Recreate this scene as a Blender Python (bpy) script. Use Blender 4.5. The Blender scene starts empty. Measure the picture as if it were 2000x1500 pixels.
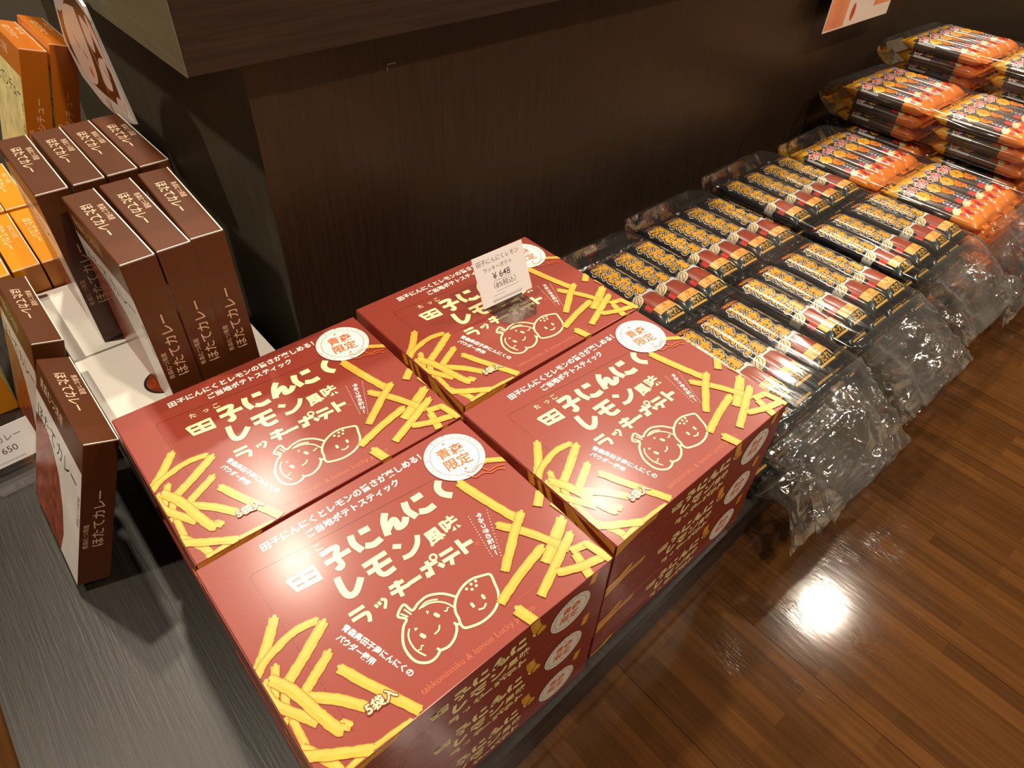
import bpy, bmesh, math, random
from mathutils import Vector, Matrix, noise

S = bpy.context.scene
COL = S.collection
random.seed(7)

# ------------------------------------------------------------------ camera, world, lights, exposure
cam_d = bpy.data.cameras.new('camera')
cam = bpy.data.objects.new('camera', cam_d); COL.objects.link(cam)
CR = ((0.75568408, 0.42822180, -0.49554784), (-0.65403881, 0.53301527, -0.53677553), (0.03427558, 0.72974024, 0.68286483))
M = Matrix(CR).to_4x4(); M.translation = Vector((-0.01354, -0.354174, 0.650783))
cam.matrix_world = M
cam_d.sensor_width = 36.0; cam_d.lens = 36.0 * 1330.65 / 2000.0
cam_d.clip_start = 0.01; cam_d.clip_end = 60
S.camera = cam
S.view_settings.view_transform = 'Standard'; S.view_settings.look = 'None'
S.view_settings.gamma = 1.0; S.view_settings.use_curve_mapping = False
S.view_settings.exposure = -0.10
S.cycles.transparent_max_bounces = 32
S.cycles.max_bounces = 8

W = bpy.data.worlds.new('shop_air'); S.world = W; W.use_nodes = True
W.node_tree.nodes['Background'].inputs[0].default_value = (1.0, 0.86, 0.68, 1)
W.node_tree.nodes['Background'].inputs[1].default_value = 0.035

def lamp(name, x, y, z, power, r=0.055, col=(1.0, 0.87, 0.69), aim=None, spread=180):
    d = bpy.data.lights.new(name, 'AREA'); d.shape = 'DISK'; d.size = 2 * r
    d.energy = power; d.color = col; d.spread = math.radians(spread)
    o = bpy.data.objects.new(name, d); COL.objects.link(o); o.location = (x, y, z)
    if aim: o.rotation_euler = (Vector(aim) - Vector((x, y, z))).to_track_quat('-Z', 'Y').to_euler()
    return o
# ceiling downlights of the shop, aimed down
LAMPS = [(2.63, -0.11, 2.62, 36), (1.87, 0.94, 2.62, 40), (0.46, 1.62, 2.62, 38), (0.56, 2.10, 2.62, 30),
         (0.55, -1.25, 2.62, 40), (-0.95, 0.75, 2.62, 54), (1.9, -1.3, 2.62, 20), (3.6, 0.9, 2.62, 36)]
for i, (x, y, z, p) in enumerate(LAMPS):
    lamp('ceiling_downlight', x, y, z, p, aim=(x * 0.75 + 0.15, y * 0.75, 0))

# ------------------------------------------------------------------ materials
def srgb(r, g, b):
    f = lambda c: (c / 12.92 if c <= 0.04045 else ((c + 0.055) / 1.055) ** 2.4)
    return (f(r / 255), f(g / 255), f(b / 255), 1)

def mat(name, rgb, rough=0.4, spec=0.5, coat=0.0, coat_rough=0.1, var=0.0, var_scale=30, bump=0.0, bump_scale=200, metal=0.0, stretch=(1, 1, 1)):
    m = bpy.data.materials.new(name); m.use_nodes = True
    nt = m.node_tree; b = nt.nodes['Principled BSDF']
    b.inputs['Base Color'].default_value = srgb(*rgb); b.inputs['Roughness'].default_value = rough
    b.inputs['Specular IOR Level'].default_value = spec; b.inputs['Metallic'].default_value = metal
    b.inputs['Coat Weight'].default_value = coat; b.inputs['Coat Roughness'].default_value = coat_rough
    if var or bump:
        tc = nt.nodes.new('ShaderNodeTexCoord'); mp = nt.nodes.new('ShaderNodeMapping')
        mp.inputs['Scale'].default_value = stretch; nt.links.new(tc.outputs['Object'], mp.inputs['Vector'])
    if var:
        n = nt.nodes.new('ShaderNodeTexNoise'); n.inputs['Scale'].default_value = var_scale; n.inputs['Detail'].default_value = 4
        nt.links.new(mp.outputs[0], n.inputs['Vector'])
        r = nt.nodes.new('ShaderNodeValToRGB'); c = srgb(*rgb)
        r.color_ramp.elements[0].position = 0.3; r.color_ramp.elements[1].position = 0.7
        r.color_ramp.elements[0].color = tuple(max(0, v * (1 - var)) for v in c[:3]) + (1,)
        r.color_ramp.elements[1].color = tuple(min(1, v * (1 + var)) for v in c[:3]) + (1,)
        nt.links.new(n.outputs['Fac'], r.inputs[0]); nt.links.new(r.outputs[0], b.inputs['Base Color'])
    if bump:
        n2 = nt.nodes.new('ShaderNodeTexNoise'); n2.inputs['Scale'].default_value = bump_scale; n2.inputs['Detail'].default_value = 3
        nt.links.new(mp.outputs[0], n2.inputs['Vector'])
        bp = nt.nodes.new('ShaderNodeBump'); bp.inputs['Strength'].default_value = bump; bp.inputs['Distance'].default_value = 0.001
        nt.links.new(n2.outputs['Fac'], bp.inputs['Height']); nt.links.new(bp.outputs[0], b.inputs['Normal'])
    return m

def print_mat(name, rgb, **k):          # printed laminated cardboard
    d = dict(rough=0.48, spec=0.35, coat=0.30, coat_rough=0.19, bump=0.05, bump_scale=900); d.update(k)
    return mat(name, rgb, **d)

MT = {}
MT['red'] = print_mat('red_carton_print', (139, 51, 36))
MT['cream'] = print_mat('cream_ink', (255, 242, 176))
MT['white'] = print_mat('white_ink', (246, 240, 228))
MT['outline'] = print_mat('brown_outline_ink', (128, 62, 30))
MT['fry'] = print_mat('potato_yellow_ink', (226, 164, 48), var=0.10, var_scale=90)
MT['fry2'] = print_mat('potato_pale_ink', (234, 174, 72), var=0.06, var_scale=120)
MT['fryedge'] = print_mat('potato_edge_ink', (150, 84, 24))  # dark amber printed outline around each fry
MT['orangeink'] = print_mat('orange_ink', (222, 96, 40))
MT['faint'] = print_mat('faint_pink_ink', (184, 92, 64))
MT['crease'] = print_mat('crease_ink', (92, 30, 24))
MT['gray'] = print_mat('gray_ink', (120, 100, 90))
MT['board'] = mat('raw_cardboard', (196, 180, 150), rough=0.8, var=0.08)
MT['brown'] = print_mat('brown_carton_print', (88, 45, 18), rough=0.36, coat=0.25, coat_rough=0.16)
MT['beige'] = print_mat('beige_ink', (232, 200, 168))
MT['curryw'] = print_mat('pale_photo_print', (232, 226, 222), var=0.10, var_scale=25, rough=0.25)
MT['black'] = print_mat('black_ink', (34, 30, 28))
MT['curry'] = print_mat('curry_photo_print', (142, 62, 34), var=0.55, var_scale=60, rough=0.25)
MT['orangebox'] = print_mat('orange_carton_print', (222, 144, 24), rough=0.32)
MT['stewbox'] = print_mat('deep_orange_carton_print', (200, 112, 24), rough=0.36)
MT['stew'] = print_mat('cream_stew_print', (226, 214, 150), var=0.25, var_scale=40)
MT['pinkink'] = print_mat('pale_pink_ink', (250, 214, 170))
MT['whitecard'] = print_mat('white_card', (238, 234, 224), rough=0.4)
MT['paper'] = mat('label_paper', (248, 244, 246), rough=0.6)
MT['textgray'] = mat('label_print', (96, 66, 76), rough=0.6)
MT['poster'] = mat('poster_print', (238, 150, 108), rough=0.35, var=0.15, var_scale=14)
MT['posterw'] = mat('poster_pale_print', (238, 228, 216), rough=0.35)
# stick wrappers
wr = dict(rough=0.26, spec=0.5, coat=0.4, coat_rough=0.10, bump=0.22, bump_scale=70, stretch=(1, 0.5, 1))
MT['kblack'] = mat('black_wrapper', (26, 24, 27), **wr)
MT['kpale'] = mat('pale_gray_wrapper', (196, 200, 198), **wr)
MT['kgreen'] = mat('dark_green_wrapper', (34, 46, 42), **wr)
MT['gold'] = mat('gold_wrapper_ink', (206, 152, 40), var=0.16, var_scale=160, **wr)
MT['kdark'] = mat('dark_brown_wrapper_ink', (36, 22, 22), **wr)
MT['kwhite'] = mat('white_wrapper_ink', (236, 234, 230), **wr)
MT['sauce'] = mat('sauce_brown_ink', (142, 58, 34), var=0.10, var_scale=60, **wr)
MT['kred'] = mat('red_wrapper_ink', (206, 44, 32), **wr)
MT['klabel'] = mat('amber_label_ink', (222, 170, 84), **wr)
MT['garlic'] = mat('garlic_cream_ink', (226, 206, 164), **wr)
MT['silver'] = mat('silver_seal_foil', (150, 148, 140), rough=0.25, metal=0.6, spec=0.6)
MT['kyellow'] = mat('yellow_wrapper', (224, 166, 36), var=0.08, var_scale=80, **wr)
MT['korange'] = mat('orange_wrapper', (228, 132, 46), var=0.10, var_scale=90, **wr)
MT['kbrown'] = mat('smoky_wrapper', (66, 52, 46), **wr)
MT['kblue'] = mat('blue_wrapper_ink', (60, 74, 150), **wr)
MT['kleek'] = mat('pale_green_ink', (202, 206, 150), **wr)

def film(name, base, haze, bump, scale, stretch):
    m = bpy.data.materials.new(name); m.use_nodes = True; nt = m.node_tree; nt.nodes.clear()
    out = nt.nodes.new('ShaderNodeOutputMaterial')
    tr = nt.nodes.new('ShaderNodeBsdfTransparent'); tr.inputs[0].default_value = (0.975, 0.972, 0.965, 1)
    gl = nt.nodes.new('ShaderNodeBsdfGlossy'); gl.inputs['Roughness'].default_value = 0.10
    df = nt.nodes.new('ShaderNodeBsdfDiffuse'); df.inputs[0].default_value = (0.75, 0.73, 0.7, 1)
    tc = nt.nodes.new('ShaderNodeTexCoord'); mp = nt.nodes.new('ShaderNodeMapping'); mp.inputs['Scale'].default_value = stretch
    nz = nt.nodes.new('ShaderNodeTexNoise'); nz.inputs['Scale'].default_value = scale; nz.inputs['Detail'].default_value = 3
    bp = nt.nodes.new('ShaderNodeBump'); bp.inputs['Strength'].default_value = bump; bp.inputs['Distance'].default_value = 0.004
    L = nt.links.new
    L(tc.outputs['Object'], mp.inputs[0]); L(mp.outputs[0], nz.inputs['Vector']); L(nz.outputs['Fac'], bp.inputs['Height'])
    L(bp.outputs[0], gl.inputs['Normal'])
    fr = nt.nodes.new('ShaderNodeFresnel'); fr.inputs['IOR'].default_value = 1.5; L(bp.outputs[0], fr.inputs['Normal'])
    ma = nt.nodes.new('ShaderNodeMath'); ma.operation = 'MULTIPLY_ADD'; ma.inputs[1].default_value = 0.8; ma.inputs[2].default_value = base
    ma.use_clamp = True
    L(fr.outputs[0], ma.inputs[0])
    lw = nt.nodes.new('ShaderNodeLayerWeight'); lw.inputs['Blend'].default_value = 0.5
    pw = nt.nodes.new('ShaderNodeMath'); pw.operation = 'POWER'; pw.inputs[1].default_value = 3.0; L(lw.outputs['Facing'], pw.inputs[0])
    hz = nt.nodes.new('ShaderNodeMath'); hz.operation = 'MULTIPLY_ADD'; hz.inputs[1].default_value = haze * 6; hz.inputs[2].default_value = haze; L(pw.outputs[0], hz.inputs[0])
    mh = nt.nodes.new('ShaderNodeMixShader'); L(hz.outputs[0], mh.inputs[0]); L(tr.outputs[0], mh.inputs[1]); L(df.outputs[0], mh.inputs[2])
    mx = nt.nodes.new('ShaderNodeMixShader'); L(ma.outputs[0], mx.inputs[0]); L(mh.outputs[0], mx.inputs[1]); L(gl.outputs[0], mx.inputs[2])
    L(mx.outputs[0], out.inputs[0])
    return m
MT['film'] = film('clear_bag_film', 0.006, 0.008, 0.30, 22, (1.8, 0.35, 1.8))
MT['filmtail'] = film('crumpled_bag_film', 0.010, 0.026, 0.40, 45, (1, 1, 1))
MT['acrylic'] = film('clear_acrylic', 0.015, 0.002, 0.0, 10, (1, 1, 1))

def wood(name, c1, c2, rough, axis, scale, coat=0.0, bump=0.15, spec=0.5):
    m = bpy.data.materials.new(name); m.use_nodes = True; nt = m.node_tree; b = nt.nodes['Principled BSDF']; L = nt.links.new
    tc = nt.nodes.new('ShaderNodeTexCoord'); mp = nt.nodes.new('ShaderNodeMapping')
    sc = [scale] * 3; sc[axis] = scale * 0.04; mp.inputs['Scale'].default_value = sc
    nz = nt.nodes.new('ShaderNodeTexNoise'); nz.inputs['Scale'].default_value = 1.0; nz.inputs['Detail'].default_value = 6; nz.inputs['Roughness'].default_value = 0.65
    L(tc.outputs['Object'], mp.inputs[0]); L(mp.outputs[0], nz.inputs['Vector'])
    r = nt.nodes.new('ShaderNodeValToRGB'); r.color_ramp.elements[0].position = 0.35; r.color_ramp.elements[1].position = 0.68
    r.color_ramp.elements[0].color = srgb(*c1); r.color_ramp.elements[1].color = srgb(*c2)
    L(nz.outputs['Fac'], r.inputs[0]); L(r.outputs[0], b.inputs['Base Color'])
    bp = nt.nodes.new('ShaderNodeBump'); bp.inputs['Strength'].default_value = bump; bp.inputs['Distance'].default_value = 0.0006
    L(nz.outputs['Fac'], bp.inputs['Height']); L(bp.outputs[0], b.inputs['Normal'])
    b.inputs['Roughness'].default_value = rough; b.inputs['Coat Weight'].default_value = coat; b.inputs['Specular IOR Level'].default_value = spec
    return m
MT['slabwood'] = wood('dark_oak_laminate', (46, 31, 25), (62, 44, 36), 0.45, 0, 260)
MT['panelwood'] = wood('dark_wenge_panel', (45, 31, 20), (59, 43, 29), 0.36, 2, 220, spec=0.55)
MT['sidewood'] = wood('dark_grey_panel', (60, 54, 41), (76, 69, 53), 0.42, 2, 160)
MT['litendwood'] = wood('lit_slab_end_tone', (108, 102, 80), (122, 115, 92), 0.5, 1, 120, bump=0.03)  # slab end face: its gloss and lamp light put into a paler colour
MT['platwood'] = wood('charcoal_shelf_laminate', (25, 21, 17), (42, 36, 29), 0.38, 1, 300, bump=0.5)
MT['plinthface'] = wood('plinth_face_laminate', (46, 38, 30), (58, 48, 38), 0.5, 0, 200)

def floor_mat():
    m = bpy.data.materials.new('oiled_strip_parquet'); m.use_nodes = True; nt = m.node_tree; b = nt.nodes['Principled BSDF']; L = nt.links.new
    tc = nt.nodes.new('ShaderNodeTexCoord'); mp = nt.nodes.new('ShaderNodeMapping')
    mp.inputs['Rotation'].default_value = (0, 0, math.radians(90))
    L(tc.outputs['Object'], mp.inputs[0])
    br = nt.nodes.new('ShaderNodeTexBrick')
    br.inputs['Scale'].default_value = 1.0; br.inputs['Brick Width'].default_value = 0.21; br.inputs['Row Height'].default_value = 0.0195
    br.inputs['Mortar Size'].default_value = 0.0; br.offset = 0.37; br.offset_frequency = 2; br.inputs['Bias'].default_value = -0.1
    br.inputs['Color1'].default_value = srgb(92, 58, 29); br.inputs['Color2'].default_value = srgb(70, 43, 21)
    L(mp.outputs[0], br.inputs['Vector'])
    b2 = nt.nodes.new('ShaderNodeTexBrick'); b2.inputs['Scale'].default_value = 1.0; b2.inputs['Brick Width'].default_value = 1.7
    b2.inputs['Row Height'].default_value = 0.156; b2.inputs['Mortar Size'].default_value = 0.0006; b2.offset = 0.43
    b2.inputs['Color1'].default_value = (1, 1, 1, 1); b2.inputs['Color2'].default_value = (0.93, 0.93, 0.93, 1); b2.inputs['Mortar'].default_value = (0.35, 0.3, 0.28, 1)
    L(mp.outputs[0], b2.inputs['Vector'])
    g = nt.nodes.new('ShaderNodeMapping'); g.inputs['Scale'].default_value = (160, 7, 1); L(tc.outputs['Object'], g.inputs[0])
    nz = nt.nodes.new('ShaderNodeTexNoise'); nz.inputs['Scale'].default_value = 1; nz.inputs['Detail'].default_value = 6; L(g.outputs[0], nz.inputs['Vector'])
    r = nt.nodes.new('ShaderNodeValToRGB'); r.color_ramp.elements[0].position = 0.3; r.color_ramp.elements[1].position = 0.75
    r.color_ramp.elements[0].color = (0.72, 0.70, 0.66, 1); r.color_ramp.elements[1].color = (1.1, 1.1, 1.08, 1); L(nz.outputs['Fac'], r.inputs[0])
    m1 = nt.nodes.new('ShaderNodeMix'); m1.data_type = 'RGBA'; m1.blend_type = 'MULTIPLY'; m1.inputs[0].default_value = 1
    L(br.outputs['Color'], m1.inputs[6]); L(b2.outputs['Color'], m1.inputs[7])
    m2 = nt.nodes.new('ShaderNodeMix'); m2.data_type = 'RGBA'; m2.blend_type = 'MULTIPLY'; m2.inputs[0].default_value = 1
    L(m1.outputs[2], m2.inputs[6]); L(r.outputs[0], m2.inputs[7]); L(m2.outputs[2], b.inputs['Base Color'])
    # worn lacquer: mostly smooth with brushed scratches along the strips
    g2 = nt.nodes.new('ShaderNodeMapping'); g2.inputs['Scale'].default_value = (90, 18, 1); L(tc.outputs['Object'], g2.inputs[0])
    n2 = nt.nodes.new('ShaderNodeTexNoise'); n2.inputs['Scale'].default_value = 1; n2.inputs['Detail'].default_value = 5; L(g2.outputs[0], n2.inputs['Vector'])
    bp = nt.nodes.new('ShaderNodeBump'); bp.inputs['Strength'].default_value = 0.20; bp.inputs['Distance'].default_value = 0.0004; L(n2.outputs['Fac'], bp.inputs['Height'])
    g3 = nt.nodes.new('ShaderNodeMapping'); g3.inputs['Scale'].default_value = (420, 70, 1); L(tc.outputs['Object'], g3.inputs[0])
    n3 = nt.nodes.new('ShaderNodeTexNoise'); n3.inputs['Scale'].default_value = 1; n3.inputs['Detail'].default_value = 4; L(g3.outputs[0], n3.inputs['Vector'])
    n4 = nt.nodes.new('ShaderNodeTexNoise'); n4.inputs['Scale'].default_value = 14; n4.inputs['Detail'].default_value = 2; L(tc.outputs['Object'], n4.inputs['Vector'])
    r4 = nt.nodes.new('ShaderNodeValToRGB'); r4.color_ramp.elements[0].position = 0.48; r4.color_ramp.elements[1].position = 0.72; L(n4.outputs['Fac'], r4.inputs[0])
    m4 = nt.nodes.new('ShaderNodeMath'); m4.operation = 'MULTIPLY'; L(r4.outputs[0], m4.inputs[0]); m4.inputs[1].default_value = 0.5
    b4 = nt.nodes.new('ShaderNodeBump'); b4.inputs['Distance'].default_value = 0.0006; L(m4.outputs[0], b4.inputs['Strength']); L(n3.outputs['Fac'], b4.inputs['Height']); L(bp.outputs[0], b4.inputs['Normal'])
    L(b4.outputs[0], b.inputs['Normal'])
    b.inputs['Roughness'].default_value = 0.10; b.inputs['Specular IOR Level'].default_value = 0.40
    return m
MT['floor'] = floor_mat()
MT['ceil'] = mat('ceiling_paint', (160, 148, 124), rough=0.9)
MT['wall'] = mat('wall_paint', (150, 138, 120), rough=0.85)

# ------------------------------------------------------------------ object helpers
def tag(o, label, cat, group=None, kind=None):
    if label: o['label'] = label
    if cat: o['category'] = cat
    if group: o['group'] = group
    if kind: o['kind'] = kind
    return o

def mesh_obj(name, bm, mats, parent=None, smooth=False):
    me = bpy.data.meshes.new(name); bm.to_mesh(me); bm.free()
    for k in mats: me.materials.append(MT[k])
    if smooth:
        for p in me.polygons: p.use_smooth = True
    o = bpy.data.objects.new(name, me); COL.objects.link(o)
    if parent: o.parent = parent
    return o

def box_bm(bm, x0, x1, y0, y1, z0, z1, mi=0, bevel=0.0):
    vs = [bm.verts.new((x, y, z)) for z in (z0, z1) for y in (y0, y1) for x in (x0, x1)]
    fs = [(0, 2, 3, 1), (4, 5, 7, 6), (0, 1, 5, 4), (2, 6, 7, 3), (0, 4, 6, 2), (1, 3, 7, 5)]
    out = []
    for f in fs:
        fc = bm.faces.new([vs[i] for i in f]); fc.material_index = mi; out.append(fc)
    if bevel:
        es = list({e for f in out for e in f.edges})
        bmesh.ops.bevel(bm, geom=es, offset=bevel, segments=2, affect='EDGES', profile=0.5)
    return out

def prism_bm(bm, pts, axis, a0, a1, mi=0):
    """extrude a 2D polygon along axis (0=x, 2=z) from a0 to a1"""
    def P(p, a): return (a, p[0], p[1]) if axis == 0 else ((p[0], a, p[1]) if axis == 1 else (p[0], p[1], a))
    A = [bm.verts.new(P(p, a0)) for p in pts]; B = [bm.verts.new(P(p, a1)) for p in pts]
    n = len(pts); fs = [bm.faces.new(A[::-1]), bm.faces.new(B)]
    for i in range(n): fs.append(bm.faces.new((A[i], A[(i + 1) % n], B[(i + 1) % n], B[i])))
    for f in fs: f.material_index = mi
    bmesh.ops.recalc_face_normals(bm, faces=fs)
    return fs

def copy_thing(o, label=None, group=None):
    c = o.copy(); COL.objects.link(c)
    if label: c['label'] = label
    if group: c['group'] = group
    for ch in list(o.children):
        k = ch.copy(); COL.objects.link(k); k.parent = c
        for g in ch.children:
            h = g.copy(); COL.objects.link(h); h.parent = k
    return c

# ------------------------------------------------------------------ print (ink) builder: flat 2D shapes later laid on a surface
_tc = {}
def glyphs(s, off=0.0):
    key = (s, off)
    if key in _tc: return _tc[key]
    cu = bpy.data.curves.new('lettering', 'FONT'); cu.body = s; cu.size = 1.0; cu.resolution_u = 3; cu.offset = off
    ob = bpy.data.objects.new('lettering', cu); COL.objects.link(ob)
    dg = bpy.context.evaluated_depsgraph_get(); dg.update()
    me = ob.evaluated_get(dg).to_mesh()
    vs = [(v.co.x, v.co.y) for v in me.vertices]; fs = [tuple(p.vertices) for p in me.polygons]
    ob.evaluated_get(dg).to_mesh_clear(); bpy.data.objects.remove(ob); bpy.data.curves.remove(cu)
    xs = [v[0] for v in vs] or [0, 1]; ys = [v[1] for v in vs] or [0, 1]
    _tc[key] = (vs, fs, min(xs), max(xs), min(ys), max(ys))
    return _tc[key]

def smooth_line(pts, n=6):
    if len(pts) < 3: return [tuple(p) for p in pts]
    P = [pts[0]] + list(pts) + [pts[-1]]; out = []
    for i in range(1, len(P) - 2):
        p0, p1, p2, p3 = P[i - 1], P[i], P[i + 1], P[i + 2]
        for k in range(n):
            t = k / n; q = []
            for a in (0, 1):
                q.append(0.5 * (2 * p1[a] + (p2[a] - p0[a]) * t + (2 * p0[a] - 5 * p1[a] + 4 * p2[a] - p3[a]) * t * t + (3 * p1[a] - p0[a] - 3 * p2[a] + p3[a]) * t ** 3))
            out.append(tuple(q))
    out.append(tuple(pts[-1])); return out

class Ink:
    def __init__(s): s.polys = []; s.n = 0          # (points, layer, material)
    def poly(s, pts, lay, m): s.polys.append(([tuple(p) for p in pts], lay, m))
    def disc(s, c, r, lay, m, n=28, ry=None, rot=0):
        ry = ry or r; cr, sr = math.cos(rot), math.sin(rot)
        s.poly([(c[0] + r * math.cos(a) * cr - ry * math.sin(a) * sr, c[1] + r * math.cos(a) * sr + ry * math.sin(a) * cr) for a in [2 * math.pi * i / n for i in range(n)]], lay, m)
    def ring(s, c, r, w, lay, m, n=40):
        for i in range(n):
            a, b = 2 * math.pi * i / n, 2 * math.pi * (i + 1) / n
            s.poly([(c[0] + (r - w / 2) * math.cos(a), c[1] + (r - w / 2) * math.sin(a)), (c[0] + (r + w / 2) * math.cos(a), c[1] + (r + w / 2) * math.sin(a)),
                    (c[0] + (r + w / 2) * math.cos(b), c[1] + (r + w / 2) * math.sin(b)), (c[0] + (r - w / 2) * math.cos(b), c[1] + (r - w / 2) * math.sin(b))], lay, m)
    def stroke(s, pts, w, lay, m, cap='flat', smooth=True, wob=0.0):
        p = smooth_line(pts) if smooth else [tuple(q) for q in pts]
        L, R = [], []
        for i, q in enumerate(p):
            a = p[max(i - 1, 0)]; b = p[min(i + 1, len(p) - 1)]
            dx, dy = b[0] - a[0], b[1] - a[1]; l = math.hypot(dx, dy) or 1
            nx, ny = -dy / l, dx / l; h = w / 2
            k = 1.0
            if 0 < i < len(p) - 1:
                ax, ay = q[0] - a[0], q[1] - a[1]; la = math.hypot(ax, ay) or 1
                k = 1 / max(0.6, abs((nx * -ay + ny * ax) / la))
            e = wob * noise.noise((q[0] * 0.35, q[1] * 0.35, 3.1)); f = wob * noise.noise((q[0] * 0.35, q[1] * 0.35, 9.7))
            L.append((q[0] + nx * (h * k + e), q[1] + ny * (h * k + e))); R.append((q[0] - nx * (h * k + f), q[1] - ny * (h * k + f)))
        for i in range(len(p) - 1): s.poly([L[i], R[i], R[i + 1], L[i + 1]], lay, m)
        if cap == 'round':
            for q in (p[0], p[-1]): s.disc(q, w / 2, lay - 5e-6, m, 12)
    def text(s, t, p0, p1, lay, m, off=0.0, ratio=None, grow=0.0, gm=None, gl=None, asp=1.0):
        """text whose ink spans from p0 to p1 along its baseline; asp squeezes the height"""
        vs, fs, x0, x1, y0, y1 = glyphs(t, off)
        dx, dy = p1[0] - p0[0], p1[1] - p0[1]; Lg = math.hypot(dx, dy); k = Lg / (x1 - x0); ux, uy = dx / Lg, dy / Lg
        vx, vy = -uy * asp, ux * asp
        pts = [(p0[0] + ux * k * (v[0] - x0) + vx * k * v[1], p0[1] + uy * k * (v[0] - x0) + vy * k * v[1]) for v in vs]
        if grow:
            for j in range(8):
                a = j * math.pi / 4; ox, oy = grow * math.cos(a), grow * math.sin(a)
                for f in fs: s.poly([(pts[i][0] + ox, pts[i][1] + oy) for i in f], gl + j * 2e-6, gm)
        if m is not None:
            for f in fs: s.poly([pts[i] for i in f], lay, m)
    def lay(s, bm, fn, mats, clip=None, cuts=None):
        """fn(u,v,layer)->xyz;  clip=(u0,u1,v0,v1);  cuts=[(axis, step)] refine for curved surfaces"""
        t = bmesh.new(); cache = {}
        for pts, l, m in s.polys:
            try: f = t.faces.new([t.verts.new((p[0], p[1], l)) for p in pts])
            except ValueError: continue
            f.material_index = mats.index(m)
        def cut(co, no, **k):
            bmesh.ops.bisect_plane(t, geom=t.verts[:] + t.edges[:] + t.faces[:], dist=1e-7, plane_co=co, plane_no=no, **k)
        if clip:
            u0, u1, v0, v1 = clip
            cut((u0, 0, 0), (-1, 0, 0), clear_outer=True); cut((u1, 0, 0), (1, 0, 0), clear_outer=True)
            cut((0, v0, 0), (0, -1, 0), clear_outer=True); cut((0, v1, 0), (0, 1, 0), clear_outer=True)
        for ax, a, b, st in (cuts or []):
            x = a
            while x < b:
                cut((x, 0, 0) if ax == 0 else (0, x, 0), (1, 0, 0) if ax == 0 else (0, 1, 0)); x += st
        vm = {}
        for v in t.verts: vm[v] = bm.verts.new(fn(v.co.x, v.co.y, v.co.z))
        for f in t.faces:
            try: g = bm.faces.new([vm[v] for v in f.verts])
            except ValueError: continue
            g.material_index = f.material_index
        t.free()

# ------------------------------------------------------------------ printed artwork of the red box, in millimetres on its lid (right, up from the top left corner)
ART_FRIES = [([(27.5,-72),(16.7,-84.9),(2.1,-99.2)],7),([(12,-104.4),(2.1,-124.2)],5.3),([(44.6,-119.1),(30.1,-126.8),(18.3,-132.9)],6.7),([(52.9,-97.3),(32.8,-109.2),(13.4,-119.9)],7.3),([(49.8,-93),(34,-90.5),(18.3,-93.8),(6.8,-98),(-0.9,-103.8)],5.7),([(19.1,-137.5),(32.2,-150.4),(44.3,-166.9)],7.1),([(2.3,-110.6),(-1.1,-117.6),(0.6,-128.7),(10.8,-146.7),(15.8,-155.5)],6.4),([(26.6,-165.6),(30.7,-170.8)],6.3),([(5.4,-111.1),(13.6,-129),(18.6,-150.5),(22.9,-166.2),(25.9,-169.6)],7.5),([(43.9,-133.3),(55.8,-160.5),(69.5,-191.4)],6.8),([(1.4,-140.6),(-2,-144.2),(-4.8,-157.9)],4.2),([(-3,-166.4),(15.3,-179.3),(34.1,-191.7)],6.8),([(-4.2,-162.8),(-2.7,-176)],4.8),([(234.6,-53),(252.7,-65)],5),([(203,-58.9),(210,-91.3),(216.8,-117.6)],8),([(245.5,-141.2),(226.2,-152.7),(207.3,-163.1)],9),([(200.3,-112.5),(214.3,-132.4),(230.1,-165.5)],7.3),([(223.9,-115.6),(205.2,-127.9),(178,-148.5)],6.9),([(214.8,-150.7),(185.6,-157.6),(158.4,-166.6)],6.9),([(229.7,-167.3),(243.4,-171.3)],6.3),([(230.3,-172.1),(225.2,-193.1)],7.1),([(240.9,-155.9),(216.9,-166.7),(185.3,-181.3)],7),([(208,-174.7),(223.3,-181.9),(245.7,-187.8)],6.6),([(243.4,-169.9),(248.5,-194.4)],6.3),([(250.2,-109.4),(238.3,-119.3)],7.5),([(248.7,-124.6),(253.4,-160.1)],2.01),([(164.2,-177.8),(168.5,-194.8)],8.1)]
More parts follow.
